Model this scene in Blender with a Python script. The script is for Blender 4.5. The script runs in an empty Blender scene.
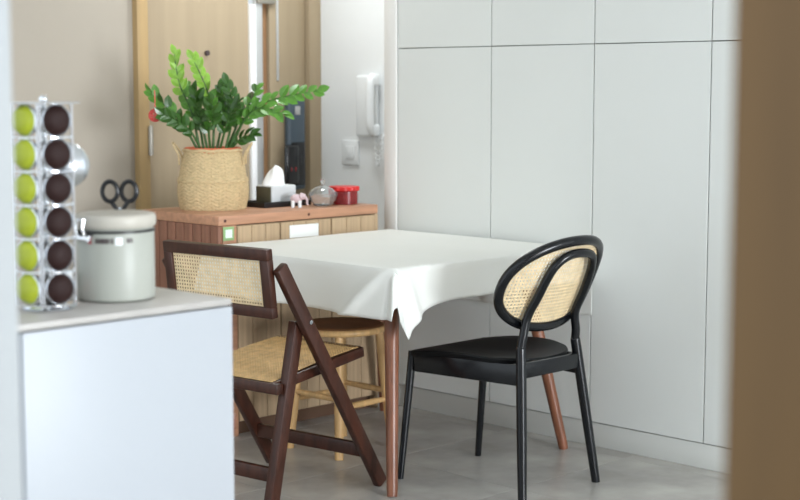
import bpy, bmesh, math, random
from mathutils import Vector, Matrix, Quaternion
random.seed(7)
PI = math.pi
SC = bpy.context.scene
COL = SC.collection

# ------------------------------------------------------------------ camera
cd = bpy.data.cameras.new('camera'); cam = bpy.data.objects.new('camera', cd); COL.objects.link(cam)
F = 1525.0
cd.sensor_width = 36.0; cd.lens = F / 800 * 36.0
cd.clip_start = .05
cam.location = (0, 0, 1.34)
PITCH = math.atan(165 / F)
cam.rotation_euler = (PI / 2 - PITCH, 0, -PI / 4)
cd.dof.use_dof = True; cd.dof.focus_distance = 4.75; cd.dof.aperture_fstop = 3.4
SC.camera = cam

# ------------------------------------------------------------------ world, daylight, exposure
w = bpy.data.worlds.new('world'); SC.world = w; w.use_nodes = True
w.node_tree.nodes['Background'].inputs[0].default_value = (.88, .965, 1.03, 1)
w.node_tree.nodes['Background'].inputs[1].default_value = 1.5
ld = bpy.data.lights.new('window_daylight', 'AREA'); ld.shape = 'RECTANGLE'
ld.size = 2.6; ld.size_y = 2.1; ld.energy = 550; ld.color = (.91, .97, 1.03)
lo = bpy.data.objects.new('window_daylight', ld); COL.objects.link(lo)
lo.location = (2.5, -5.4, 1.5); lo.rotation_euler = (PI / 2, 0, 0)
SC.view_settings.view_transform = 'Standard'; SC.view_settings.look = 'None'
SC.view_settings.exposure = 0.12; SC.view_settings.gamma = 1.0
SC.view_settings.use_curve_mapping = False

# ------------------------------------------------------------------ materials
MAT = {}
def srgb(r, g, b):
    f = lambda c: (c / 255 / 12.92) if c / 255 <= .04045 else ((c / 255 + .055) / 1.055) ** 2.4
    return (f(r), f(g), f(b))
def mat(name, rgb, rough=.5, var=.06, scale=8.0, metal=0.0, bump=0.0, bscale=60.0, spec=.5, trans=0.0, coat=0.0, ior=1.45, sss=0, stretch=None, rgb2=None):
    m = bpy.data.materials.new(name); m.use_nodes = True
    nt = m.node_tree; b = nt.nodes['Principled BSDF']
    c = srgb(*rgb)
    tc = nt.nodes.new('ShaderNodeTexCoord'); mp = nt.nodes.new('ShaderNodeMapping')
    nt.links.new(tc.outputs['Object'], mp.inputs[0])
    if stretch: mp.inputs['Scale'].default_value = stretch
    no = nt.nodes.new('ShaderNodeTexNoise'); no.inputs['Scale'].default_value = scale; no.inputs['Detail'].default_value = 5
    nt.links.new(mp.outputs[0], no.inputs['Vector'])
    cr = nt.nodes.new('ShaderNodeValToRGB')
    c2 = srgb(*rgb2) if rgb2 else tuple(min(1, x * (1 + var)) for x in c)
    c1 = c if rgb2 else tuple(x * (1 - var) for x in c)
    cr.color_ramp.elements[0].position = .35; cr.color_ramp.elements[1].position = .65
    cr.color_ramp.elements[0].color = (*c1, 1); cr.color_ramp.elements[1].color = (*c2, 1)
    nt.links.new(no.outputs[0], cr.inputs[0]); nt.links.new(cr.outputs[0], b.inputs['Base Color'])
    b.inputs['Roughness'].default_value = rough; b.inputs['Metallic'].default_value = metal
    b.inputs['Specular IOR Level'].default_value = spec; b.inputs['IOR'].default_value = ior
    b.inputs['Transmission Weight'].default_value = trans; b.inputs['Coat Weight'].default_value = coat
    b.inputs['Coat Roughness'].default_value = .15
    if sss: b.inputs['Subsurface Weight'].default_value = sss; b.inputs['Subsurface Radius'].default_value = (.01, .01, .005)
    if bump:
        n2 = nt.nodes.new('ShaderNodeTexNoise'); n2.inputs['Scale'].default_value = bscale; n2.inputs['Detail'].default_value = 4
        nt.links.new(mp.outputs[0], n2.inputs['Vector'])
        bp = nt.nodes.new('ShaderNodeBump'); bp.inputs['Strength'].default_value = bump; bp.inputs['Distance'].default_value = .004
        nt.links.new(n2.outputs[0], bp.inputs['Height']); nt.links.new(bp.outputs[0], b.inputs['Normal'])
    MAT[name] = m; return m
Z8 = (9, 9, .7)
mat('wall_white', (238, 241, 242), .8, .015, 3, bump=.08, bscale=120)
mat('wall_beige', (174, 165, 152), .85, .02, 2, bump=.08, bscale=120)  # one even beige, darker than the white wall
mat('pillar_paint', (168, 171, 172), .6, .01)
mat('ceiling_paint', (240, 240, 238), .9, .01)
mat('timber_brown', (100, 74, 40), .6, .10, 3, stretch=(6, 6, .5))
mat('tile', (176, 173, 167), .26, .2, 3.2, bump=.04, bscale=25)
mat('grout', (128, 125, 120), .8)
mat('cab_grey', (228, 231, 228), .36, .012, 2)
mat('cab_white', (236, 234, 230), .45, .01, 2)
mat('cab_dark', (150, 152, 150), .8)
mat('plinth', (214, 216, 212), .45, .015, 2)
mat('door_veneer', (164, 147, 121), .45, .05, 2.5, stretch=(7, 7, .35))
mat('door_jamb', (176, 148, 104), .5, .07, 3, stretch=(8, 8, .5))
mat('door_groove', (150, 115, 82), .6, .08, 3)
mat('alu', (205, 207, 208), .35, .02, metal=.7)
mat('alu_bright', (248, 249, 250), .3, .01)
mat('steel', (215, 220, 226), .2, .02, metal=.95)
mat('chrome', (225, 228, 232), .14, .02, metal=1.0)
mat('brass_steel', (170, 165, 155), .35, .05, metal=.9)
mat('lock_slate', (72, 86, 98), .3, .05, coat=.3)
mat('lock_black', (18, 20, 24), .2, .05, coat=.5)
mat('white_plastic', (240, 244, 246), .35, .01, coat=.2)
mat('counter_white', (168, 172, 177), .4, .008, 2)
mat('counter_top', (172, 168, 163), .4, .06, 12)
mat('walnut', (122, 76, 54), .38, .22, 5, stretch=(10, 10, .9), coat=.15)
mat('dark_walnut', (62, 34, 24), .36, .25, 6, spec=.4, stretch=(8, 8, 2))
mat('black_wood', (12, 14, 18), .24, .12, 10, spec=.5)
mat('black_seat', (10, 11, 13), .5, .12, 10, spec=.25)
mat('cane', (230, 208, 168), .5, .10, 40)
mat('cane_seat', (206, 170, 116), .5, .14, 40)
mat('oak', (205, 165, 112), .45, .14, 5, stretch=(10, 10, 1))
mat('oak_shaded', (160, 112, 74), .5, .14, 6)  # oak with the shade under the table put into its colour
mat('side_top', (188, 140, 110), .45, .14, 5, stretch=(1, 10, 10))
mat('side_dark', (140, 96, 76), .5, .18, 5, stretch=(9, 9, .5))
mat('side_front', (186, 160, 128), .5, .10, 5, stretch=(14, 14, .5))
mat('side_inner', (96, 70, 52), .7)
mat('screw', (90, 50, 40), .5)
mat('cloth', (230, 231, 226), .55, .015, 3, bump=.05, bscale=90)
mat('seagrass', (204, 180, 138), .8, .12, 60, bump=.2, bscale=160, stretch=(1, 1, 3))
mat('liner', (205, 110, 74), .8, .1)
mat('soil', (60, 44, 32), .95, .3, 60)
mat('leaf_dark', (54, 92, 32), .32, .25, 30, coat=.2)
mat('leaf_mid', (88, 140, 50), .34, .22, 30, coat=.2)
mat('leaf_light', (140, 184, 70), .38, .18, 30, coat=.15)
mat('stem_green', (62, 98, 44), .5, .15, 30)
mat('red', (206, 40, 38), .4, .1, 20)
mat('red_coral', (226, 88, 84), .5, .1, 20)
mat('red_dark', (128, 20, 24), .25, .2, 25, coat=.4)
mat('tissue', (250, 250, 250), .9, .01, sss=.1)
mat('box_silver', (214, 217, 218), .4, .06, 9)
mat('box_side', (96, 92, 74), .6, .1)
mat('tray_black', (28, 26, 28), .35, .1)
mat('pink', (214, 192, 196), .45, .08, 40)
mat('glass', (240, 244, 246), .03, .0, trans=.92, ior=1.45)
mat('sticker_green', (146, 178, 124), .6, .04)
mat('paper', (244, 245, 242), .7, .01)
mat('paper_mint', (226, 238, 226), .7, .01)
mat('can_body', (162, 164, 155), .4, .02, 6)
mat('can_lid', (182, 177, 166), .4, .02, 6)
mat('print_dark', (70, 58, 60), .5)
mat('print_red', (178, 92, 96), .5)
mat('pod_green', (146, 156, 36), .38, .10, 18)
mat('pod_cream', (226, 222, 170), .5, .05)
mat('pod_brown', (38, 18, 15), .65, .15, spec=.3)
mat('black_plastic', (20, 20, 22), .35, .1)
mat('window_frame', (235, 236, 236), .5)

# ------------------------------------------------------------------ mesh helpers
def V(*a): return Vector(a)
class MB:
    def __init__(s): s.v = []; s.f = []
    def add(s, vs, fs):
        o = len(s.v); s.v += [Vector(p) for p in vs]; s.f += [tuple(i + o for i in f) for f in fs]; return s
    def bm(s, bm_):
        bm_.verts.index_update()
        s.add([v.co.copy() for v in bm_.verts], [[v.index for v in f.verts] for f in bm_.faces]); bm_.free(); return s
    def box(s, x0, x1, y0, y1, z0, z1, bev=0.0, seg=2, M=None):
        b = bmesh.new(); bmesh.ops.create_cube(b, size=1)
        for v in b.verts: v.co = Vector(((x0 + x1) / 2 + v.co.x * (x1 - x0), (y0 + y1) / 2 + v.co.y * (y1 - y0), (z0 + z1) / 2 + v.co.z * (z1 - z0)))
        if bev: bmesh.ops.bevel(b, geom=b.edges[:], offset=bev, segments=seg, affect='EDGES', profile=.5)
        if M: b.transform(M)
        return s.bm(b)
    def bar(s, a, b_, wd, th, side, bev=.004):
        """rectangular bar from a to b; wd measured along 'side', th across"""
        a = Vector(a); b_ = Vector(b_); d = (b_ - a); L = d.length; d.normalize()
        y = Vector(side); y = (y - d * y.dot(d)).normalized(); x = y.cross(d)
        M = Matrix((x, y, d)).transposed().to_4x4(); M.translation = (a + b_) / 2
        return s.box(-th / 2, th / 2, -wd / 2, wd / 2, -L / 2, L / 2, bev, 2, M)
    def tube(s, pts, r, n=10, closed=False, caps=True):
        pts = [Vector(p) for p in pts]; N = len(pts)
        rs = r if isinstance(r, (list, tuple)) else [r] * N
        tang = []
        for i in range(N):
            if closed: t = pts[(i + 1) % N] - pts[i - 1]
            else: t = pts[min(i + 1, N - 1)] - pts[max(i - 1, 0)]
            tang.append(t.normalized())
        up = Vector((0, 0, 1)) if abs(tang[0].z) < .9 else Vector((1, 0, 0))
        nrm = (up - tang[0] * up.dot(tang[0])).normalized()
        vs = []; fs = []
        for i in range(N):
            nrm = (nrm - tang[i] * nrm.dot(tang[i])).normalized(); bi = tang[i].cross(nrm)
            for k in range(n):
                a = 2 * PI * k / n; vs.append(pts[i] + (nrm * math.cos(a) + bi * math.sin(a)) * rs[i])
        M = N if closed else N - 1
        off = 0
        if closed:   # find best twist
            best = min(range(n), key=lambda o: sum((vs[(N - 1) * n + k] - vs[(k + o) % n]).length for k in range(n))); off = best
        for i in range(M):
            j = (i + 1) % N; oo = off if (closed and j == 0) else 0
            for k in range(n):
                fs.append((i * n + k, i * n + (k + 1) % n, j * n + (k + 1 + oo) % n, j * n + (k + oo) % n))
        if caps and not closed:
            fs.append(tuple(range(n))[::-1]); fs.append(tuple((N - 1) * n + k for k in range(n)))
        return s.add(vs, fs)
    def lathe(s, prof, n=32, M=None):
        vs = []; fs = []; m = len(prof)
        for (r, z) in prof:
            for k in range(n):
                a = 2 * PI * k / n; p = Vector((max(r, 1e-5) * math.cos(a), max(r, 1e-5) * math.sin(a), z)); vs.append(M @ p if M else p)
        for i in range(m - 1):
            for k in range(n): fs.append((i * n + k, i * n + (k + 1) % n, (i + 1) * n + (k + 1) % n, (i + 1) * n + k))
        return s.add(vs, fs)
    def ball(s, c, r, n=12, sc=(1, 1, 1)):
        c = Vector(c); prof = [(r * math.sin(PI * i / n), -r * math.cos(PI * i / n)) for i in range(n + 1)]
        M = Matrix.Translation(c) @ Matrix.Diagonal((*sc, 1)); return s.lathe(prof, 2 * n, M)
    def grid(s, P, nu, nv, closed_u=False):
        vs = [P(i, j) for j in range(nv) for i in range(nu)]; fs = []
        for j in range(nv - 1):
            for i in range(nu if closed_u else nu - 1):
                k = (i + 1) % nu; fs.append((j * nu + i, j * nu + k, (j + 1) * nu + k, (j + 1) * nu + i))
        return s.add(vs, fs)
    def mesh(s, name, smooth=True):
        me = bpy.data.meshes.new(name); me.from_pydata([tuple(v) for v in s.v], [], s.f)
        b = bmesh.new(); b.from_mesh(me); bmesh.ops.remove_doubles(b, verts=b.verts, dist=1e-6); bmesh.ops.recalc_face_normals(b, faces=b.faces)
        b.to_mesh(me); b.free()
        if smooth:
            for p in me.polygons: p.use_smooth = True
            me.set_sharp_from_angle(angle=math.radians(38))
        return me
def link(name, me, m, parent=None, **kw):
    if m and not me.materials: me.materials.append(MAT[m])
    o = bpy.data.objects.new(name, me); COL.objects.link(o)
    if parent: o.parent = parent
    for k, v in kw.items(): o[k] = v
    return o
def ob(name, mb, m, parent=None, **kw):
    return link(name, mb.mesh(name), m, parent, **kw)
def thing(name, label, cat, loc=(0, 0, 0), rz=0, group=None, kind=None):
    o = bpy.data.objects.new(name, None); COL.objects.link(o); o.empty_display_size = .05
    o.location = loc; o.rotation_euler = (0, 0, rz); o['label'] = label; o['category'] = cat
    if group: o['group'] = group
    if kind: o['kind'] = kind
    return o
def smooth_path(pts, k=6, closed=False):
    pts = [Vector(p) for p in pts]; n = len(pts); out = []
    rng = n if closed else n - 1
    for i in range(rng):
        if closed: p0, p1, p2, p3 = pts[i - 1], pts[i], pts[(i + 1) % n], pts[(i + 2) % n]
        else: p0, p1, p2, p3 = pts[max(i - 1, 0)], pts[i], pts[i + 1], pts[min(i + 2, n - 1)]
        for j in range(k):
            t = j / k
            out.append(.5 * ((2 * p1) + (p2 - p0) * t + (2 * p0 - 5 * p1 + 4 * p2 - p3) * t * t + (3 * p1 - p0 - 3 * p2 + p3) * t ** 3))
    if not closed: out.append(pts[-1])
    return out

# ------------------------------------------------------------------ the setting
S = dict(kind='structure')
XC, YD, XW = 4.457, 5.5, 4.95          # cabinet front plane, entrance wall, intercom wall
fl = ob('floor', MB().box(-1.6, 6.2, -5.7, 5.7, -.06, -.003), 'grout', label='grey tiled floor of the dining room', category='floor', **S)
TW = .6
tile_me = None
x = -1.6 + .15
tmesh = MB().box(.0012, TW - .0012, .0012, TW - .0012, -.02, 0).mesh('tile')
iy0 = 3.243 - TW * 14
for i in range(13):
    for j in range(18):
        t = link('tile', tmesh, 'tile', fl); px, py = -1.61 + i * TW, iy0 + j * TW
        t.location = (px, py, 0)
        if px + TW > 6.25 or py + TW > 5.75 or px < -1.7: bpy.data.objects.remove(t)
ob('ceiling', MB().box(.9, 6.2, -5.5, 5.7, 2.62, 2.72), 'ceiling_paint', label='plain white ceiling above the dining room', category='ceiling', **S)
# entrance wall (around the door) and intercom wall
DX0, DX1, DH = 3.872, XW, 2.16
ob('wall_back', MB().box(.9, DX0, YD, YD + .12, 0, 2.62).box(DX0, DX1, YD, YD + .12, DH, 2.62), 'wall_beige', label='beige wall left of the entrance door', category='wall', **S)
ob('wall_right', MB().box(XW, XW + .12, 4.56, YD + .12, 0, 2.62), 'wall_white', label='white wall with the intercom between door and tall cabinets', category='wall', **S)
ob('wall_front', MB().box(.9, 1.15, -5.5, -5.38, 0, 2.62).box(3.85, 5.1, -5.5, -5.38, 0, 2.62).box(1.15, 3.85, -5.5, -5.38, 0, .45).box(1.15, 3.85, -5.5, -5.38, 2.5, 2.62), 'wall_white',
   label='white wall with the wide window behind the camera', category='wall', **S)
wn = thing('window_1', 'wide white framed window behind the camera', 'window', (2.5, -5.44, .45), kind='structure')
ob('frame', MB().box(-1.35, -1.3, -.04, .04, 0, 2.05, .004).box(1.3, 1.35, -.04, .04, 0, 2.05, .004).box(-1.3, 1.3, -.04, .04, 0, .05, .004).box(-1.3, 1.3, -.04, .04, 2.0, 2.05, .004), 'window_frame', wn)
ob('mullion', MB().box(-.025, .025, -.03, .03, .05, 1.95, .004), 'window_frame', wn)
# partition the camera looks past
ob('wall_partition', MB().box(1.0, 1.1, -5.38, .646, 0, 2.62, .006), 'timber_brown', label='brown timber partition at the right edge of the view', category='wall', **S)
pl_ = ob('wall_pillar', MB().box(.87, 1.004, 1.68, 1.85, 0, 2.62, .006), 'pillar_paint', label='white pillar at the left edge of the view', category='wall', **S)

# entrance door
dr = thing('door_1', 'wood veneer entrance door with digital lock and pale metal strip', 'door', (DX0, YD, 0), kind='structure')
W = DX1 - DX0
ob('door_jamb', MB().box(0, .058, -.035, .1, 0, DH, .004), 'door_jamb', dr)
ob('door_jamb', MB().box(W - .075, W, -.015, .1, 0, DH, .004), 'door_veneer', dr)
ob('door_head', MB().box(.058, W - .075, -.035, .1, DH - .06, DH, .004), 'door_jamb', dr)
y0 = .012
ob('door_panel', MB().box(.062, .653, y0, .06, .01, DH - .062, .003), 'door_veneer', dr)
ob('metal_strip', MB().box(.655, .687, y0 - .014, .06, .01, DH - .45, .003), 'alu_bright', dr, label='bright white metal strip')
ob('metal_strip', MB().box(.688, .734, y0 - .004, .06, .01, DH - .062, .003), 'alu', dr, label='pale grey metal strip')
ob('groove', MB().box(.735, .777, y0 + .02, .06, .01, DH - .062, .001), 'door_groove', dr, label='brown recessed groove')
sp = ob('door_panel', MB().box(.778, W - .079, y0, .06, .01, DH - .062, .003), 'door_veneer', dr)
ob('inlay', MB().box(.818, .832, y0 - .004, y0 + .004, 1.36, DH - .1, .001), 'alu', sp, label='thin pale inlay strip')
ob('closer', MB().box(.695, .80, y0 - .02, y0 - .003, 1.714, 1.75, .003), 'brass_steel', dr, label='grey metal bracket at the top')
for hz in (1.1, .35, 1.85):
    h = ob('hinge', MB().tube([(.058, -.04, hz - .065), (.058, -.04, hz + .065)], .009, 12).box(.046, .07, -.041, -.036, hz - .06, hz + .06), 'brass_steel', dr)
ob('peephole', MB().tube([(.407, .016, 1.483), (.407, .0, 1.483)], .012, 14), 'print_dark', dr)
lk = thing('digital_lock', 'tall slate grey digital lock with black handle on the entrance door', 'door lock', (4.788, YD + y0 - .002, .845))
ob('body', MB().box(-.058, .05, -.04, 0, 0, .445, .014, 3), 'lock_slate', lk)
ob('keypad', MB().box(-.045, .037, -.043, -.038, .02, .225, .004), 'lock_black', lk)
ob('handle', MB().box(-.105, -.02, -.075, -.048, .03, .215, .016, 3).box(-.03, .01, -.06, -.03, .12, .17, .01), 'lock_black', lk)
ob('badge', MB().box(-.02, .012, -.0425, -.039, .355, .395, .002), 'alu', lk, label='small grey square badge')
for k in range(2):
    ob('key_mark', MB().box(-.078 + k * .026, -.07 + k * .026, -.0765, -.074, .09, .11, .001), 'red_dark', lk)

# tall cabinets along the right wall: doors .5 m wide
edges = [4.472, 3.957, 3.457, 2.955, 2.455, 1.955]
nm = ['leftmost tall light grey cabinet, next to the intercom wall', 'second tall light grey cabinet from the intercom wall', 'tall light grey cabinet right behind the black chair',
      'tall light grey cabinet beside the brown partition edge', 'tall light grey cabinet hidden behind the brown partition']
nu = ['leftmost upper grey cabinet, next to the intercom wall', 'second upper grey cabinet from the intercom wall', 'third upper grey cabinet from the intercom wall',
      'upper grey cabinet beside the brown partition edge', 'upper grey cabinet hidden behind the brown partition']
G = .0022
for k in range(5):
    a, b = edges[k + 1], edges[k]
    for (z0, z1, lab, name, grp) in ((.092, 1.489, nm[k], 'tall_cabinet', 'tall grey cabinets'), (1.4905, 2.6, nu[k], 'upper_cabinet', 'upper grey cabinets')):
        c = thing(name, lab, 'cabinet', (XC, (a + b) / 2, z0), group=grp)
        h = (b - a) / 2
        ob('body', MB().box(.0085, .48, -h, h, 0, z1 - z0), 'cab_dark', c)
        ob('door', MB().box(0, .008, -h + G, h - G, 0, z1 - z0 - .002, .001, 1), 'cab_grey', c)
ob('baseboard_right', MB().box(XC + .004, XC + .48, 1.955, 4.472, 0, .088, .002), 'plinth', label='pale grey plinth under the tall cabinets', category='plinth', **S)
ob('trim_1', MB().box(XC - .006, XC + .5, 4.474, 4.545, 0, 2.61, .003), 'cab_white', label='white vertical end panel of the tall cabinets', category='panel', **S)

# intercom and switch on the wall beyond
ic = thing('intercom', 'white wall intercom handset beside the tall cabinets', 'intercom', (XW, 5.142, 1.1))
ob('base', MB().box(-.03, 0, -.06, .075, 0, .285, .012, 3), 'white_plastic', ic)
hs = ob('handset', MB().tube(smooth_path([(-.045, -.062, .02), (-.068, -.066, .05), (-.072, -.066, .15), (-.068, -.066, .25), (-.045, -.062, .28)]), .02, 12)
   .box(-.062, -.02, -.085, -.045, .005, .06, .01).box(-.062, -.02, -.085, -.045, .235, .29, .01), 'white_plastic', ic)
cpts = [(-.03 + .006 * math.cos(t * 1.6), -.06 + .006 * math.sin(t * 1.6) + -.05 * t / 60 + .01 * math.sin(PI * t / 60), .02 - .15 * math.sin(PI * t / 60)) for t in range(61)]
ob('cord', MB().tube(cpts, .0035, 6), 'white_plastic', ic)
sw = thing('wall_switch', 'white square switch on the wall below the intercom', 'switch', (XW, 5.275, .965))
ob('plate', MB().box(-.011, 0, -.058, .058, 0, .115, .004), 'white_plastic', sw)
ob('rocker', MB().box(-.015, -.009, -.03, .03, .028, .087, .003), 'white_plastic', sw)

# unseen ceiling lamp, added to brighten the intercom wall and door
cl_ = thing('added_ceiling_lamp', 'added, unseen round ceiling lamp that brightens the entrance', 'lamp', (4.36, 4.85, 2.62))
ob('base', MB().lathe([(0, -.001), (.19, -.001), (.19, -.02), (.185, -.024), (.17, -.024)], 40), 'white_plastic', cl_)
m_ = bpy.data.materials.new('added_lamp_diffuser'); m_.use_nodes = True; MAT['added_lamp_diffuser'] = m_
m_.node_tree.nodes['Principled BSDF'].inputs['Emission Color'].default_value = (1, .97, .92, 1); m_.node_tree.nodes['Principled BSDF'].inputs['Emission Strength'].default_value = 2.0
ob('diffuser', MB().lathe([(.168, -.022), (.16, -.04), (.12, -.052), (.06, -.058), (0, -.06)], 40), 'added_lamp_diffuser', cl_)
l2 = bpy.data.lights.new('added_fill_light', 'AREA'); l2.shape = 'DISK'; l2.size = .34; l2.energy = 12; l2.color = (.95, .99, 1.0)
l2o = bpy.data.objects.new('added_fill_light', l2); COL.objects.link(l2o); l2o.parent = cl_; l2o.location = (0, 0, -.075)
# ------------------------------------------------------------------ sideboard
SX0, SX1, SY0, SY1, SH = 3.54, 4.372, 4.5, 4.985, .85
sb = thing('sideboard', 'wooden sideboard behind the table with reddish top and pale fronts', 'sideboard', (SX0, SY0, 0))
LW, LD = SX1 - SX0, SY1 - SY0
ob('top', MB().box(0, LW, 0, LD, SH - .036, SH, .003), 'side_top', sb)
ob('body', MB().box(.02, LW - .02, .024, LD - .01, .06, SH - .037), 'side_inner', sb)
for k in range(9):
    d = LD / 9
    ob('side_board', MB().box(0, .019, k * d + .0015, (k + 1) * d - .0015, 0, SH - .037, .003), 'side_dark', sb)
ob('side_panel', MB().box(LW - .019, LW, .0, LD, 0, SH - .037, .002), 'side_front', sb)
ob('stile', MB().box(.0195, .085, 0, .023, 0, SH - .037, .002), 'side_top', sb)
for a, b in ((.088, .298), (.304, .566), (.572, LW - .021)):
    d = ob('door', MB().box(a, b, .002, .022, .055, SH - .04, .002), 'side_front', sb)
    n = int(round((b - a) / .07)); s = (b - a) / n
    for k in range(n): ob('board', MB().box(a + k * s + .001, a + (k + 1) * s - .001, -.003, .004, .057, SH - .042, .0015, 1), 'side_front', d)
ob('plinth', MB().box(.085, LW - .02, .03, .06, 0, .055), 'side_inner', sb)
for xx in (.03, .45):
    ob('screw', MB().tube([(xx, .003, SH - .018), (xx, -.002, SH - .018)], .006, 10), 'screw', sb)
st = thing('sticker', 'small green bordered square sticker on the sideboard front', 'sticker', (3.585, SY0 - .0005, .757))
ob('border', MB().box(-.026, .026, -.003, 0, 0, .052, .001, 1), 'sticker_green', st)
ob('face', MB().box(-.016, .016, -.0045, -.002, .01, .042, .0005, 1), 'paper_mint', st)
cdp = ob('paper_card', MB().box(3.885, 4.035, SY0 - .0085, SY0 - .0035, .745, .795, .001, 1), 'paper', label='white paper card stuck on the sideboard front behind the table', category='card')

# ------------------------------------------------------------------ woven basket with plant
BC = Vector((3.770, 4.825, SH))
pp = thing('potted_plant', 'leafy green plant in a woven seagrass basket on the sideboard', 'potted plant', BC)
def basket():
    nu_, nv = 150, 58; m = MB(); Hh = .232
    def P(i, j):
        t = j / (nv - 1); z = t * Hh
        r = .132 + .010 * math.sin(PI * min(t / .62, 1)) - .020 * max(0, (t - .62) / .38) ** 1.3
        if abs(t - .5) < .035: r += .0035
        a = 2 * PI * i / nu_
        ph = (i % 10) / 10; zz = abs(ph - .5) * 2
        r += .0022 * math.sin((t * 34 + zz * 2.2) * PI) + .001 * math.sin(i * 2.5)
        sq = 1 + .02 * math.cos(4 * a)
        return Vector((r * sq * math.cos(a), r * sq * math.sin(a), z))
    m.grid(P, nu_, nv, True)
    m.lathe([(.0, .002), (.126, .002)], 40)
    return m
bk = ob('basket', basket(), 'seagrass', pp)
ob('rim', MB().tube([(.115 * math.cos(a), .115 * math.sin(a), .233 + .002 * math.sin(9 * a)) for a in [2 * PI * k / 48 for k in range(48)]], .006, 8, True), 'seagrass', bk)
ob('liner', MB().lathe([(.111, .222), (.114, .238), (.108, .244), (.105, .238), (.103, .205)], 40), 'liner', bk)
RT = Vector((.7071, -.7071, 0)); FWD = Vector((.7071, .7071, 0))      # picture right / away
for s in (-1, 1):
    base = RT * s
    ob('handle', MB().tube(smooth_path([base * .128 + FWD * -.04 + V(0, 0, .175), base * .131 + FWD * -.037 + V(0, 0, .215), base * .150 + FWD * -.03 + V(0, 0, .25),
        base * .158 + FWD * .0 + V(0, 0, .262), base * .150 + FWD * .03 + V(0, 0, .25), base * .131 + FWD * .037 + V(0, 0, .215), base * .128 + FWD * .04 + V(0, 0, .175)]), .0038, 8), 'seagrass', bk)
ob('soil', MB().lathe([(.0, .212), (.06, .214), (.104, .208)], 30), 'soil', pp)
def leaf_mesh(name, m, L=.056, Wd=.034):
    mb = MB(); n = 7; rows = []
    for i in range(n):
        t = i / (n - 1); wv = Wd / 2 * (math.sin(PI * min(1, t * .92 + .06)) ** .8) if 0 < i < n - 1 else .0012
        rows.append((t * L, wv, -.10 * L * t * t))
    vs = []
    for (xx, wv, zz) in rows: vs += [V(xx, -wv, zz + wv * .38), V(xx, 0, zz), V(xx, wv, zz + wv * .38)]
    top = len(vs); vs += [v - V(0, 0, .0009) for v in vs]
    fs = []
    for i in range(n - 1):
        for c in (0, 1):
            a = i * 3 + c; fs.append((a, a + 3, a + 4, a + 1)); fs.append((a + top, a + 1 + top, a + 4 + top, a + 3 + top))
        for c in (0, 2):
            a = i * 3 + c; fs.append((a, a + 3, a + 3 + top, a + top))
    mb.add(vs, fs); me = mb.mesh(name); me.materials.append(MAT[m]); return me
LM = {k: leaf_mesh('leaf', 'leaf_' + k) for k in ('dark', 'mid', 'light')}
PXM = 5.98 / F     # metres per photo pixel at the basket
def stem(pts, tone, nleaf, ls, lean):
    nleaf = int(nleaf * .72); ls *= 1.0
    """pts are (right, up) offsets in photo pixels from the basket mouth centre (213,152); lean = depth away at tip (m)"""
    k = len(pts); P3 = []
    for i, (u, v) in enumerate(pts):
        u += 3.5; v -= 4 * (i / (k - 1))
        P3.append(RT * (u * PXM) + FWD * (lean * (i / (k - 1)) ** 1.2) + V(0, 0, .222 + v * PXM))
    P3 = smooth_path(P3, 8); n = len(P3)
    so = ob('stem', MB().tube(P3, [.0058 - .0042 * i / (n - 1) for i in range(n)], 8), 'stem_green', pp)
    cum = [0]
    for i in range(1, n): cum.append(cum[-1] + (P3[i] - P3[i - 1]).length)
    Lt = cum[-1]
    def at(d):
        for i in range(1, n):
            if cum[i] >= d:
                f = (d - cum[i - 1]) / (cum[i] - cum[i - 1]); return P3[i - 1].lerp(P3[i], f), (P3[i] - P3[i - 1]).normalized()
        return P3[-1], (P3[-1] - P3[-2]).normalized()
    roll = random.uniform(-.6, .6)
    for q in range(nleaf):
        d = Lt * (.36 + .63 * q / (nleaf - 1)); p, t = at(d)
        view = (-FWD + V(0, 0, .35) + RT * random.uniform(-.5, .5)).normalized()
        sd = t.cross(view).normalized(); sd = Quaternion(t, roll + random.uniform(-.45, .45)) @ sd
        s = 1 if q % 2 else -1
        ang = .86 - .35 * (q / nleaf) + random.uniform(-.12, .12)
        if q == nleaf - 1: ang = .1
        dx = (t * math.cos(ang) + sd * s * math.sin(ang)).normalized()
        nz = sd.cross(t).normalized(); nz = (nz if nz.dot(view) > 0 else -nz)
        nz = (nz - dx * nz.dot(dx) + V(random.uniform(-.3, .3), random.uniform(-.3, .3), .25)); nz = (nz - dx * nz.dot(dx)).normalized()
        yy = nz.cross(dx)
        sz = ls * (1.0 - .28 * abs(q / nleaf - .5)) * random.uniform(.88, 1.12)
        M = Matrix((dx, yy, nz)).transposed().to_4x4(); M = Matrix.Translation(p) @ M @ Matrix.Diagonal((sz, sz, sz, 1))
        tn = tone
        if tone == 'mix': tn = random.choice(['dark', 'dark', 'mid'])
        if tone == 'lightmix': tn = 'light' if q > nleaf * .35 else 'mid'
        lf = link('leaf', LM[tn], None, so); lf.matrix_local = M
stem([(-16, 0), (-24, 42), (-36, 72), (-41, 104)], 'lightmix', 24, .92, .0)
stem([(-3, 0), (-2, 42), (-9, 70), (-21, 99)], 'lightmix', 24, .92, -.04)
stem([(-16, -2), (-32, 28), (-48, 48), (-64, 66)], 'mix', 20, .95, -.02)
stem([(9, 0), (17, 34), (19, 54), (13, 74)], 'dark', 20, .95, -.05)
stem([(14, 0), (30, 36), (54, 55), (104, 67)], 'mid', 24, 1.0, .02)
stem([(11, 0), (28, 32), (46, 48), (72, 43)], 'mid', 20, .95, -.08)
stem([(-8, 0), (-13, 30), (-16, 48), (-17, 66)], 'dark', 20, .95, -.09)
stem([(0, 0), (5, 26), (8, 48), (5, 68)], 'mix', 20, .95, .05)
stem([(-14, 0), (-24, 22), (-36, 34), (-50, 44)], 'dark', 18, .95, -.08)
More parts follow.
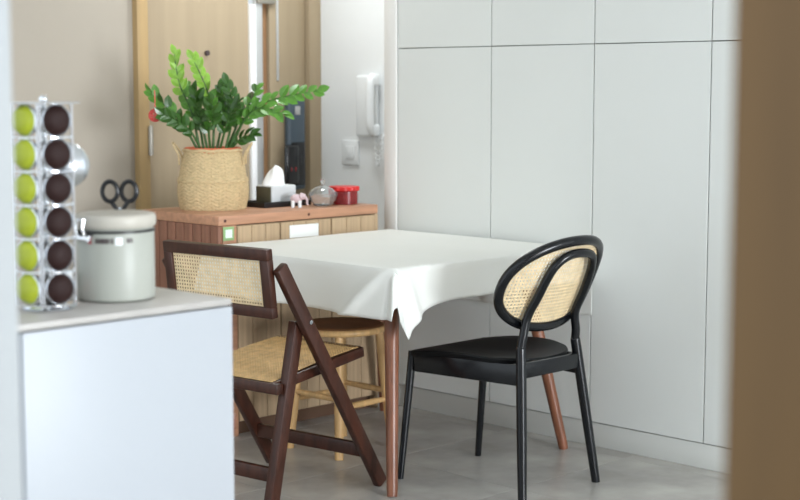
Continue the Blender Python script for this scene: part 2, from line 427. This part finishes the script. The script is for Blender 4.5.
stem([(11, 0), (22, 12), (29, 19), (39, 22)], 'dark', 12, .9, -.05)
stem([(10, 0), (24, 36), (33, 52), (41, 68)], 'mix', 18, .95, .09)
stem([(-12, 0), (-19, 38), (-29, 58), (-31, 70)], 'mix', 18, .95, .09)
stem([(3, 0), (9, 20), (16, 40), (26, 54)], 'dark', 18, .95, -.1)
stem([(-5, 0), (-6, 22), (-1, 40), (-1, 56)], 'dark', 18, .95, -.12)
# red ornament hanging from the left leaf tip
oc = BC + RT * (-56 * PXM) + FWD * -.045 + V(0, 0, .222 + 38 * PXM)
orn = thing('red_ornament', 'round red lattice ornament hanging from the plant', 'ornament', oc - V(0, 0, .026))
for k in range(6):
    a = PI * k / 6
    ob('rib', MB().tube([(.024 * math.cos(t) * math.cos(a), .024 * math.cos(t) * math.sin(a), .026 + .024 * math.sin(t)) for t in [2 * PI * q / 24 for q in range(24)]], .0022, 6, True), 'red_coral', orn)
for zz in (-.012, 0, .012):
    rr = math.sqrt(.024 ** 2 - zz * zz)
    ob('ring', MB().tube([(rr * math.cos(t), rr * math.sin(t), .026 + zz) for t in [2 * PI * q / 24 for q in range(24)]], .002, 6, True), 'red_coral', orn)
ob('string', MB().tube([(0, 0, .05), (.001, 0, .075), (0, 0, .125)], .0022, 6), 'red_coral', orn)

# ------------------------------------------------------------------ small things on the sideboard
tr = ob('black_tray', MB().box(-.125, .125, -.075, .075, 0, .006, .002).box(-.125, -.119, -.075, .075, .004, .022, .002).box(.119, .125, -.075, .075, .004, .022, .002)
   .box(-.125, .125, -.075, -.069, .004, .022, .002).box(-.125, .125, .069, .075, .004, .022, .002), 'tray_black', label='flat black tray under the tissue box', category='tray')
tr.location = (4.04, 4.755, SH)
tb = thing('tissue_box', 'silvery tissue box with a white tissue pulled up on the black tray', 'tissue box', (4.045, 4.765, SH + .0065), 0)
def shell(m, x0, x1, y0, y1, z0, z1):
    return m.box(x0, x1, y0, y1, z0, z1, .008, 3)
ob('box', shell(MB(), -.062, .07, -.05, .05, 0, .078), 'box_silver', tb)
ob('end_panel', MB().box(-.066, -.0615, -.046, .046, .004, .073, .002), 'box_side', tb)
ob('opening', MB().lathe([(.0, .0785), (.036, .0785), (.038, .0775)], 24, Matrix.Diagonal((1.25, .7, 1, 1))), 'tray_black', tb)
def tis():
    m = MB(); nu_, nv = 26, 10
    def P(i, j):
        t = j / (nv - 1); a = 2 * PI * i / nu_
        r = .042 * (1 - t) ** .5 + .006 + .010 * math.sin(3 * a + 2 * t) * (1 - t * .4) * (.3 + t)
        return Vector((r * 1.15 * math.cos(a) - .008 + .012 * t, r * .7 * math.sin(a), .077 + .075 * t + .006 * math.sin(2 * a) * t))
    m.grid(P, nu_, nv, True); m.add([P(i, nv - 1) for i in range(nu_)], [tuple(range(nu_))]); return m
ob('tissue', tis(), 'tissue', tb)
el = thing('elephant_figurine', 'tiny pale pink elephant figurine beside the tissue box', 'figurine', (4.035, 4.625, SH), -.75)
eb = MB(); eb.ball((0, 0, .036), .019, 10, (1.25, .85, .95))
ob('body', eb, 'pink', el)
ob('head', MB().ball((.026, 0, .044), .0135, 8).tube(smooth_path([(.036, 0, .042), (.043, 0, .03), (.043, 0, .016), (.048, 0, .010)]), [.006 - .00017 * i for i in range(19)], 8), 'pink', el)
for s in (-1, 1):
    ob('ear', MB().ball((.02, s * .014, .046), .011, 8, (.7, .35, 1.1)), 'pink', el)
    for xx in (-.014, .014):
        ob('leg', MB().tube([(xx, s * .009, 0), (xx, s * .009, .028)], [.007, .0075], 10), 'white_plastic', el)
gb = thing('glass_candy_bowl', 'clear glass bowl with a knobbed glass lid on the sideboard', 'glass bowl', (4.165, 4.61, SH))
ob('bowl', MB().lathe([(0, .002), (.034, .002), (.04, .006), (.054, .026), (.059, .044), (.0565, .044), (.051, .027), (.037, .010), (0, .008)], 36), 'glass', gb)
ob('lid', MB().lathe([(.060, .045), (.058, .052), (.046, .066), (.026, .078), (.010, .083), (.010, .081), (.026, .075), (.044, .063), (.055, .050), (.055, .045), (.060, .045)], 36), 'glass', gb)
ob('knob', MB().lathe([(.0, .083), (.008, .083), (.005, .09), (.010, .098), (.011, .104), (.007, .111), (0, .112)], 20), 'glass', gb)
rb = thing('red_candy_box', 'red hexagonal box with scalloped lid at the end of the sideboard', 'box', (4.292, 4.618, SH), .2)
def scal(r, n, amp, z0, z1, N=72):
    m = MB(); pr = [(z0, .96), (z0 + .002, 1), (z1 - .002, 1), (z1, .96)]
    def P(i, j):
        a = 2 * PI * i / N; rr = r * (1 + amp * abs(math.cos(n * a / 2))) * pr[j][1]; return Vector((rr * math.cos(a), rr * math.sin(a), pr[j][0]))
    m.grid(P, N, 4, True); m.add([P(i, 3) for i in range(N)], [tuple(range(N))]); m.add([P(i, 0) for i in range(N)], [tuple(range(N))]); return m
ob('box', scal(.052, 6, .06, 0, .056, 60), 'red_dark', rb)
ob('lid', scal(.058, 10, .12, .0565, .074), 'red', rb)
for k in range(6):
    a = PI / 3 * k + .3
    ob('panel', MB().box(-.014, .014, -.0015, .0015, .01, .048, .001, 1, Matrix.Rotation(a + PI / 2, 4, 'Z') @ Matrix.Translation((0, -.0528, 0))), 'red_dark', rb)

# ------------------------------------------------------------------ table and cloth
TX0, TX1, TY0, TY1, TH = 3.462, 4.415, 3.492, 4.464, .745
tb_ = thing('dining_table', 'square dining table with round walnut legs under a white cloth', 'table', ((TX0 + TX1) / 2, (TY0 + TY1) / 2, 0))
cx, cy = tb_.location.x, tb_.location.y
hx, hy = (TX1 - TX0) / 2, (TY1 - TY0) / 2
ob('tabletop', MB().box(-hx, hx, -hy, hy, TH - .028, TH, .008, 3), 'walnut', tb_)
ob('apron', MB().box(-hx + .1, hx - .1, -hy + .09, -hy + .11, TH - .1, TH - .028, .003).box(-hx + .1, hx - .1, hy - .11, hy - .09, TH - .1, TH - .028, .003)
   .box(-hx + .09, -hx + .11, -hy + .1, hy - .1, TH - .1, TH - .028, .003).box(hx - .11, hx - .09, -hy + .1, hy - .1, TH - .1, TH - .028, .003), 'walnut', tb_)
feet = {(-1, -1): (3.432, 3.468), (1, -1): (4.345, 3.487), (-1, 1): (3.45, 4.45), (1, 1): (4.345, 4.44)}
tops = {(-1, -1): (3.545, 3.585), (1, -1): (4.225, 3.60), (-1, 1): (3.51, 4.41), (1, 1): (4.25, 4.38)}
for k in feet:
    a = V(feet[k][0] - cx, feet[k][1] - cy, 0); b = V(tops[k][0] - cx, tops[k][1] - cy, TH - .03)
    ob('leg', MB().tube([a, a.lerp(b, .03), a.lerp(b, .5), b], [.0165, .0185, .0225, .0265], 18), 'walnut', tb_)
def cloth():
    dxm, dxp, dym, dyp = .172, .265, .132, .10
    nu_, nv = 120, 120; m = MB(); R0 = .012
    rnd = random.Random(3); ph = [rnd.uniform(0, 6.28) for _ in range(8)]
    def drop(o):  # rounded edge: out, down
        q = R0 * PI / 2
        if o < q: a = o / R0; return R0 * math.sin(a), R0 * (1 - math.cos(a))
        return R0, R0 + (o - q)
    def P(i, j):
        # parameters with dense borders
        u = i / (nu_ - 1); v = j / (nv - 1)
        X = TX0 - dxm + u * (TX1 - TX0 + dxm + dxp); q_ = X - TX0 - .016; dm = dym + .105 * (math.exp(-(q_ / .085) ** 1.3) if q_ > 0 else math.exp(-(q_ / .03) ** 2)); Y = TY0 - dm + v * (TY1 - TY0 + dm + dyp)
        ox = X - TX1 if X > TX1 else (TX0 - X if X < TX0 else 0); sx = 1 if X > TX1 else -1
        oy = Y - TY1 if Y > TY1 else (TY0 - Y if Y < TY0 else 0); sy = 1 if Y > TY1 else -1
        ex = min(max(X, TX0), TX1); ey = min(max(Y, TY0), TY1); z = TH + .003
        if ox == 0 and oy == 0:
            return Vector((X, Y, z + .0012 * math.sin(9 * X + ph[0]) * math.sin(8 * Y + ph[1])))
        if oy == 0 or ox == 0:
            o = ox + oy; out, dn = drop(o)
            along = Y if ox else X; L0, L1 = (TY0, TY1) if ox else (TX0, TX1)
            edge = min(along - L0, L1 - along)
            rip = (.5 + .5 * math.sin(along * 13 + ph[2] + (2 if ox else 0))) * (.030 if ox else .016) + (.5 + .5 * math.sin(along * 27 + ph[3])) * .006
            cor = .022 * math.exp(-(edge / .10) ** 2)
            lim = .018 if (ox and sx > 0) else (.006 if (oy and sy > 0) else 1)
            out += min((rip + cor) * (dn / .15), lim)
            if (ox and sx < 0) or (oy and sy < 0):
                e_ = along - L0
                out += .020 * math.exp(-((e_ - .02 - dn * (1.0 if ox else .35)) / .028) ** 2) * min(1, dn / .06)
            return Vector((ex + (sx * out if ox else 0), ey + (sy * out if oy else 0), z - dn))
        r = (ox ** 9 + oy ** 9) ** (1 / 9); phi = math.atan2(oy, ox)
        out, dn = drop(r); s = math.sin(2 * phi)
        fl_ = dn * (.20 * s ** 2) + .022 * math.exp(0) * (dn / .15)
        fx = (out + fl_) * sx * math.cos(phi) ** .7 if phi < PI / 2 - 1e-6 else 0
        fy = (out + fl_) * sy * math.sin(phi) ** .7
        if sx > 0: fx = min(fx, .032)
        if sy > 0: fy = min(fy, .016)
        return Vector((ex + fx, ey + fy, z - dn * (1 - .02 * s)))
    m.grid(P, nu_, nv); return m
cl = ob('tablecloth', cloth(), 'cloth', label='white cloth draped over the dining table', category='tablecloth')
sol = cl.modifiers.new('thickness', 'SOLIDIFY'); sol.thickness = .0016; sol.offset = 1

# ------------------------------------------------------------------ cane weave
def cane(P, ulo, uhi, vlo, vhi, pitch=.0115, wd=.0042, th=.0008, n=10, inside=None):
    """strands across a patch; ulo/uhi(v) and vlo/vhi(u) bound it; P(u,v,off) -> 3D"""
    m = MB()
    def strand(pts, wdir, o):
        vs = []; k = len(pts)
        for (u, v) in pts:
            for (s, q) in ((-1, 0), (1, 0), (1, 1), (-1, 1)):
                vs.append(P(u + wdir[0] * s * wd / 2, v + wdir[1] * s * wd / 2, o + q * th))
        fs = []
        for i in range(k - 1):
            for c in range(4): fs.append((i * 4 + c, i * 4 + (c + 1) % 4, i * 4 + 4 + (c + 1) % 4, i * 4 + 4 + c))
        m.add(vs, fs)
    U0, U1 = min(ulo(v) for v in (vlo, (vlo + vhi) / 2, vhi)), max(uhi(v) for v in (vlo, (vlo + vhi) / 2, vhi))
    v = vlo + pitch / 2
    while v < vhi:
        a, b = ulo(v), uhi(v)
        if b - a > .01: strand([(a + (b - a) * i / n, v) for i in range(n + 1)], (0, 1), 0)
        v += pitch
    def clip(p, d):       # march along a line, keep inside runs
        run = []; t = 0
        while t < 1.2:
            q = (p[0] + d[0] * t, p[1] + d[1] * t)
            ok = vlo <= q[1] <= vhi and ulo(q[1]) <= q[0] <= uhi(q[1])
            if ok: run.append(q)
            elif run:
                break
            t += .006
        if len(run) > 2: strand(run[::3] + ([run[-1]] if (len(run) - 1) % 3 else []), (d[1], -d[0]), wo)
    wo = th
    u = U0 + pitch / 2
    while u < U1: clip((u, vlo), (0, 1)); u += pitch
    wo = th * 2; wd = wd * .5; s = math.sqrt(.5)
    k = -1.0
    while k < 1.0:
        for sg in (1, -1):
            # line u = k + sg*(v - vlo)
            clip((k, vlo), (sg * s, s))
        k += pitch
    return m

# ------------------------------------------------------------------ folding cane chair
fc = thing('folding_chair', 'dark walnut folding chair with cane seat and back beside the table', 'chair', (3.215, 3.817, 0), math.radians(6.5))
w2 = .463 / 2
bx0 = -.236
# backrest
br = thing('x', '', '') ; bpy.data.objects.remove(br)
bz0, bz1, fw_ = .622, .841, .036
lean = lambda z: bx0 - (z - .73) * .12
def bk_box(m, ya, yb, za, zb, t=.028):
    M = Matrix.Translation((bx0, 0, .73)) @ Matrix.Rotation(-.12, 4, 'Y') @ Matrix.Translation((0, 0, -.73))
    return m.box(-t / 2, t / 2, ya, yb, za, zb, .004, 2, M)
bf = ob('backrest', bk_box(bk_box(MB(), -w2, w2, bz1 - fw_, bz1), -w2, w2, bz0, bz0 + fw_), 'dark_walnut', fc)
bk_m = MB(); bk_box(bk_m, -w2, -w2 + fw_, bz0 + fw_ - .002, bz1 - fw_ + .002); ob('stile', bk_m, 'dark_walnut', bf)
bk_m = MB(); bk_box(bk_m, w2 - fw_, w2, bz0 + fw_ - .002, bz1 - fw_ + .002); ob('stile', bk_m, 'dark_walnut', bf)
ob('cane_panel', cane(lambda u, v, o: V(lean(v) + o - .004, u, v), lambda v: -w2 + fw_ - .004, lambda v: w2 - fw_ + .004, bz0 + fw_ - .004, bz1 - fw_ + .004), 'cane', bf, kind='stuff')
A1, A0 = V(-.222, 0, .785), V(.268, 0, .006)
B1, B0 = V(-.108, 0, .60), V(-.238, 0, .004)
for s in (-1, 1):
    o1 = V(0, s * (w2 + .017), 0); o2 = V(0, s * (w2 - .018), 0)
    ob('front_leg', MB().bar(A0 + o1, A1 + o1, .028, .048, (0, 1, 0), .006), 'dark_walnut', fc)
    ob('back_leg', MB().bar(B0 + o2, B1 + o2, .034, .044, (0, 1, 0), .006), 'dark_walnut', fc)
    ob('bolt', MB().tube([B1 + V(.012, s * (w2 + .034), 0), B1 + V(.012, s * (w2 + .028), 0)], .007, 12), 'steel', fc)
    ob('pivot', MB().tube([(A1.x + .004, s * (w2 - .004), A1.z - .02), (A1.x + .004, s * (w2 + .03), A1.z - .02)], .009, 12), 'dark_walnut', fc)
sx0, sx1, sz0, sz1 = -.205, .245, .395, .452
sz = lambda xx: sz0 + (xx - sx0) / (sx1 - sx0) * (sz1 - sz0)
seat = thing('x', '', ''); bpy.data.objects.remove(seat)
wi = w2 - .05
sr = ob('seat_frame', MB().bar((sx0, -wi, sz0), (sx1, -wi, sz1), .03, .034, (0, 1, 0), .004).bar((sx0, wi, sz0), (sx1, wi, sz1), .03, .034, (0, 1, 0), .004)
   .bar((sx0 + .012, -w2 + .012, sz0), (sx0 + .012, w2 - .012, sz0), .034, .03, (0, 0, 1), .004).bar((sx1 - .012, -wi, sz1), (sx1 - .012, wi, sz1), .034, .03, (0, 0, 1), .004), 'dark_walnut', fc)
ob('cane_panel', cane(lambda u, v, o: V(v, u, sz(v) + .016 + o + .006 * (v - sx0) * (sx1 - v) / .05), lambda v: -wi - .004, lambda v: wi + .004, sx0 + .01, sx1 - .01, wd=.0062), 'cane_seat', sr, kind='stuff')
f = .835; q = A1.lerp(A0, f)
ob('stretcher', MB().bar((q.x - .004, -w2 - .005, q.z), (q.x - .004, w2 + .005, q.z), .046, .022, (0, 0, 1), .004), 'dark_walnut', fc)
q = B1.lerp(B0, .80)
ob('stretcher', MB().bar((q.x, -w2 + .01, q.z), (q.x, w2 - .01, q.z), .046, .022, (0, 0, 1), .004), 'dark_walnut', fc)

# ------------------------------------------------------------------ black chair with oval cane back
bc = thing('black_chair', 'black wooden chair with oval cane back pulled up to the table', 'chair', (3.848, 3.38, 0), 0)
by = 3.094 - 3.38; CXo = -.008
RA, RB, RZ, LEAN, CUR = .2287, .1456, .70, .47, .066
def ring_pt(t, sc=1.0, off=0.0):
    c, s = math.cos(t), math.sin(t); e = 2 / 2.2
    xx = RA * sc * math.copysign(abs(c) ** e, c); zz = RB * sc * math.copysign(abs(s) ** e, s)
    return V(CXo + xx, by - LEAN * zz + CUR * (xx / RA) ** 2 + off, RZ + zz)
rg = ob('back_ring', MB().tube([ring_pt(2 * PI * k / 64) for k in range(64)], .0165, 12, True), 'black_wood', bc)
def ul(v):
    t = min(1, abs(v) / (RB * .97)); return RA * .97 * (1 - t ** 2.2) ** (1 / 2.2)
ob('cane_panel', cane(lambda u, v, o: V(CXo + u, by - LEAN * v + CUR * (u / RA) ** 2 + o - .002, RZ + v), lambda v: -ul(v), lambda v: ul(v), -RB * .96, RB * .96, n=16), 'cane', rg, kind='stuff')
# rear legs run up into a hoop behind the oval
def hoop(xx, z, o=-.026):
    return V(CXo + xx, by - LEAN * (z - RZ) + CUR * (xx / RA) ** 2 + o, z)
kl, kr = V(-.150, -.232, .50), V(.128, -.232, .50)
hp = [kl, V(-.146, -.236, .53), hoop(-.126, .60), hoop(-.116, .67), hoop(-.108, .73), hoop(-.094, .772), hoop(-.058, .80), hoop(.002, .806), hoop(.065, .793), hoop(.10, .755), hoop(.115, .71), hoop(.122, .65), hoop(.122, .59), V(.126, -.236, .53), kr]
hpp = smooth_path(hp, 7)
ob('back_hoop', MB().tube(hpp, .0145, 12), 'black_wood', bc)
for s, k, ft in ((-1, kl, V(-.172, -.262, 0)), (1, kr, V(.205, -.268, 0))):
    ob('rear_leg', MB().tube(smooth_path([ft, ft.lerp(k, .5), ft.lerp(k, .94), k], 6), [.0145 + .003 * math.sin(PI * i / 18) for i in range(19)], 12), 'black_wood', bc)
for s, a, b in ((-1, V(-.235, .232, 0), V(-.195, .212, .44)), (1, V(.195, .262, 0), V(.175, .21, .44))):
    ob('front_leg', MB().tube([a, a.lerp(b, .5), b], [.0115, .0135, .015], 12), 'black_wood', bc)
def seat_m():
    m = MB(); N = 72
    def outline(t, sc):
        c, s = math.cos(t), math.sin(t); n_ = 7.0 if s > 0 else 2.6
        k = (abs(c) ** n_ + abs(s) ** n_) ** (-1 / n_)
        xx, yy = c * k, s * k
        return xx * (.215 + .012 * yy) * sc, -.005 + yy * (.245 if yy > 0 else .225) * sc
    def top(x_, y_):
        side = (abs(x_) / .22) ** 2
        return .452 + .026 * side * math.exp(-((y_ + .06) / .16) ** 2) - .008 * math.exp(-((y_ + .05) / .12) ** 2) + .10 * max(0, -y_ - .12) * (.4 + side) - .012 * max(0, y_ - .12) / .12
    secs = [(.0, 't'), (.35, 't'), (.7, 't'), (.92, 't'), (.985, 't'), (1.0, 'm'), (.985, 'b'), (.7, 'b'), (0, 'b')]
    def P(i, j):
        sc, w_ = secs[j]; x_, y_ = outline(2 * PI * i / N, max(sc, .001)); z = top(x_, y_)
        if w_ == 't' and sc > .95: z -= .002
        if w_ == 'm': z -= .009
        if w_ == 'b': z -= .02
        return Vector((x_, y_, z))
    m.grid(P, N, len(secs), True); return m
ob('seat', seat_m(), 'black_seat', bc)
ob('apron', MB().box(-.205, .205, .175, .2, .375, .438, .004), 'black_wood', bc)
for s in (-1, 1):
    ob('side_rail', MB().bar((s * .20, .19, .408), ((-.155 if s < 0 else .15), -.235, .410), .068, .022, (0, 0, 1), .004), 'black_wood', bc)
ob('rear_rail', MB().bar((-.155, -.238, .425), (.15, -.238, .425), .05, .022, (0, 0, 1), .004), 'black_wood', bc)

# ------------------------------------------------------------------ small round stool under the table
so_ = thing('wooden_stool', 'pale wooden round stool with stretchers tucked under the table', 'stool', (3.775, 4.085, 0))
ob('seat', MB().lathe([(0, .462), (.10, .464), (.148, .468), (.160, .464), (.164, .454), (.160, .444), (.148, .440), (0, .440)], 40), 'oak_shaded', so_)
ob('seat_rim', MB().tube([(.158 * math.cos(2 * PI * k / 48), .158 * math.sin(2 * PI * k / 48), .452) for k in range(48)], .0125, 10, True), 'oak', so_)
for sx in (-1, 1):
    for sy in (-1, 1):
        ob('leg', MB().tube([(sx * .135, sy * .135, 0), (sx * .118, sy * .118, .22), (sx * .1, sy * .1, .442)], [.0155, .0175, .015], 14), 'oak', so_)
for k in range(4):
    z = .215 if k % 2 else .185
    d = .121; a = [(-d, -d), (d, -d), (d, d), (-d, d)][k]; b = [(d, -d), (d, d), (-d, d), (-d, -d)][k]
    ob('stretcher', MB().tube([(*a, z), ((a[0] + b[0]) / 2, (a[1] + b[1]) / 2, z), (*b, z)], [.009, .0125, .009], 12), 'oak', so_)

# ------------------------------------------------------------------ white kitchen cabinet in front, left
KX0, KX1, KY0, KY1, KH = 1.462, 1.968, 2.458, 3.02, .90
kc = thing('kitchen_cabinet', 'white kitchen cabinet with flat front and grey top at the left', 'cabinet', (KX0, KY0, 0))
kw, kd = KX1 - KX0, KY1 - KY0
ob('body', MB().box(.0, kw, .021, kd, 0, KH - .014, .002), 'counter_white', kc)
dd = ob('door', MB().box(.012, kw - .001, 0, .02, .03, KH - .016, .0025), 'counter_white', kc)
ob('countertop', MB().box(-.002, kw + .001, .004, kd, KH - .0135, KH, .002), 'counter_top', kc)
ob('latch', MB().box(kw - .004, kw + .008, .002, .018, .622, .655, .003), 'walnut', kc, label='small brown latch on the cabinet edge')

# canister with clip lid
cn = thing('canister', 'pale grey lidded canister with wire clasp on the kitchen cabinet', 'canister', (1.803, 2.635, KH))
CR = .0795
ob('body', MB().lathe([(0, .001), (CR - .006, .001), (CR - .001, .004), (CR, .01), (CR, .142), (CR - .004, .150), (CR - .01, .150)], 56), 'can_body', cn)
ld_ = ob('lid', MB().lathe([(CR - .012, .148), (CR + .001, .151), (CR + .004, .156), (CR + .004, .172), (CR + .001, .1765), (CR - .006, .1785), (.03, .1795), (0, .1795)], 56), 'can_lid', cn)
ob('band', MB().lathe([(CR - .001, .1405), (CR + .002, .1415), (CR + .002, .1455), (CR - .001, .1465)], 56), 'tray_black', cn)
def rad(a, r, z): return V(r * math.cos(a), r * math.sin(a), z)
af = math.radians(225)
ac = af - math.radians(42)      # clasp to the picture's left
t_ = V(-math.sin(ac), math.cos(ac), 0)
def cp(u, r, z): return rad(ac, r, z) + t_ * u
ob('clasp', MB().tube([cp(-.011, CR + .004, .128), cp(-.011, CR + .011, .15), cp(-.011, CR + .008, .168), cp(.011, CR + .008, .168), cp(.011, CR + .011, .15), cp(.011, CR + .004, .128)], .0028, 8)
   .tube([cp(-.02, CR + .004, .131), cp(.02, CR + .004, .131)], .006, 10), 'chrome', cn)
ob('clasp_plate', MB().tube([cp(-.03, CR + .002, .140), cp(.03, CR + .002, .140)], .003, 8), 'tray_black', cn)
def band_patch(a0, a1, z0, z1, m, nm_='print_mark'):
    g = MB(); n = 8
    def P(i, j): return rad(af + a0 + (a1 - a0) * i / n, CR + .0012 - (.0006 if j in (0, 3) else 0), [z0, z0, z1, z1][j])
    g.grid(P, n + 1, 4); return ob(nm_, g, m, cn)
band_patch(-.56, -.45, .120, .134, 'print_red')
for k, (a, b) in enumerate(((-.33, -.27), (-.25, -.20), (-.185, -.11), (-.095, -.03), (-.015, .03), (.07, .12))): band_patch(a, b, .1215, .1315, 'print_dark')
band_patch(.18, .36, .118, .134, 'white_plastic', 'pale_patch')  # plain white patch on the canister body
for (a, b) in ((.47, .55), (.57, .62)): band_patch(a, b, .1225, .1315, 'print_dark')

# kitchen scissors behind the canister, handles up
sc_ = thing('kitchen_scissors', 'black looped scissor handles sticking up behind the canister', 'scissors', (1.950, 2.81, KH), 0)
bR = RT; o_ = -.012
for s in (-1, 1):
    c0 = bR * (s * .0205 + o_)
    lp = [c0 + bR * (.017 * math.cos(t)) + V(0, 0, .206 + .022 * math.sin(t)) + FWD * (s * .003) for t in [2 * PI * k / 28 for k in range(28)]]
    ob('handle', MB().tube(lp, .0052, 8, True).tube([c0 + V(0, 0, .186), bR * (o_ + s * .006) + V(0, 0, .165)], .005, 8), 'black_plastic', sc_)
    ob('blade', MB().bar(bR * (o_ + s * .006) + V(0, 0, .17), bR * (o_ - s * .012) + V(0, 0, .004), .014, .002, bR, .0005), 'steel', sc_)
jar = ob('scissor_stand', MB().lathe([(0, .001), (.03, .001), (.032, .004), (.032, .085), (.029, .086), (.029, .006), (0, .006)], 28), 'steel', label='steel cup behind the canister holding the scissors', category='cup')
jar.location = sc_.location + bR * o_ - V(0, 0, 0)

# coffee pod tower
TC = V(1.622, 2.607, KH)
tw = thing('pod_rack', 'chrome coffee pod tower rack at the left of the kitchen cabinet', 'pod rack', TC)
ob('base', MB().lathe([(0, .001), (.052, .001), (.055, .004), (.050, .010), (.022, .016), (.012, .022), (0, .022)], 40), 'chrome', tw)
ob('top_plate', MB().lathe([(0, .404), (.070, .404), (.071, .4055), (.070, .407), (0, .407)], 40), 'alu', tw)
ob('pole', MB().tube([(0, 0, .02), (0, 0, .405)], .006, 12), 'chrome', tw)
ob('finial', MB().ball((0, 0, .412), .009, 8), 'chrome', tw)
pd = {}
def podmesh(m):
    mb = MB(); mb.lathe([(0, .020), (.010, .0195), (.019, .017), (.025, .012), (.0275, .006), (.030, .0045), (.0305, .003), (.030, .0015), (.026, .001)], 28); return mb
pm_g = podmesh('g').mesh('pod_lid'); pm_g.materials.append(MAT['pod_green'])
pm_b = podmesh('b').mesh('pod_lid'); pm_b.materials.append(MAT['pod_brown'])
cup = MB().lathe([(.0262, .0), (.0245, -.012), (.021, -.032), (.017, -.036), (0, -.036)], 28).mesh('pod_cup'); cup.materials.append(MAT['black_plastic'])
rimm = MB().lathe([(.0295, -.001), (.0318, .0005), (.0318, .0038), (.0295, .005)], 28).mesh('pod_rim'); rimm.materials.append(MAT['steel'])
dirs = [(math.radians(225) - math.radians(33), pm_g, 'green'), (math.radians(225) + math.radians(41), pm_b, 'brown')]
ordn = ['topmost', 'second from the top', 'third from the top', 'fourth from the top', 'fifth from the top', 'lowest']
for a, me, colr in dirs:
    ax = V(math.cos(a), math.sin(a), 0); tg = V(-math.sin(a), math.cos(a), 0)
    for k in range(6):
        z = .372 - k * .0655
        p = thing('coffee_pod', f'{colr} coffee pod, {ordn[k]} in its column of the pod rack', 'coffee pod', TC + ax * .047 + V(0, 0, z), group=f'{colr} coffee pods in the rack')
        for nm_, mm in (('lid', me), ('cup', cup), ('rim', rimm)):
            o = link(nm_, mm, None, p); o.matrix_local = Matrix((tg, V(0, 0, 1).cross(ax).cross(ax) * 1.0 if False else ax.cross(tg), ax)).transposed().to_4x4()
    for s in (-1, 1):
        b0 = ax * .049 + tg * (s * .0335)
        ob('wire', MB().tube([b0 + V(0, 0, .008), b0 + V(0, 0, .405)], .0026, 8), 'chrome', tw)
    for k in range(7):
        z = .372 - k * .0655 + .0335
        ob('wire', MB().tube(smooth_path([ax * .049 - tg * .0335 + V(0, 0, z), ax * .058 + V(0, 0, z - .001), ax * .049 + tg * .0335 + V(0, 0, z)], 4), .0018, 6), 'chrome', tw)
# utensil cup with a ladle and a whisk standing in it
uc = thing('utensil_cup', 'small white cup with a red patch beside the pod rack', 'cup', (1.688, 2.678, KH))
ob('cup', MB().lathe([(0, .001), (.022, .001), (.025, .004), (.031, .05), (.033, .062), (.030, .062), (.028, .05), (.022, .006), (0, .006)], 36), 'box_silver', uc)
g = MB()
def RP(i, j):
    a = math.radians(225 + 12 + 50 * i / 8); z = .012 + .036 * j / 5; rr = .0252 + (z - .004) / .046 * .006 + .0007
    return V(rr * math.cos(a), rr * math.sin(a), z)
g.grid(RP, 9, 6); ob('patch', g, 'red_coral', uc)
ua = thing('ladle', 'shiny steel ladle standing bowl up beside the pod rack', 'ladle', (1.688, 2.678, KH + .007))
lb = [RT * -.008 + V(0, 0, .0), RT * .006 + V(0, 0, .12), RT * .014 + V(0, 0, .22), RT * .018 + FWD * .01 + V(0, 0, .27)]
ob('handle', MB().tube(smooth_path(lb), .0042, 10), 'chrome', ua)
Mb = Matrix.Translation(RT * .018 + FWD * .02 + V(0, 0, .27)) @ Matrix.Rotation(PI / 4, 4, 'Z').inverted() @ Matrix.Rotation(math.radians(62), 4, 'X')
R_ = .049
prof = [(R_ * math.sin(a), R_ * math.cos(a)) for a in [PI / 2 * i / 12 * 1.12 for i in range(13)]]
prof = prof + [(r * .96, z * .96) for r, z in prof[::-1]]
ob('bowl', MB().lathe(prof, 40, Mb), 'steel', ua)
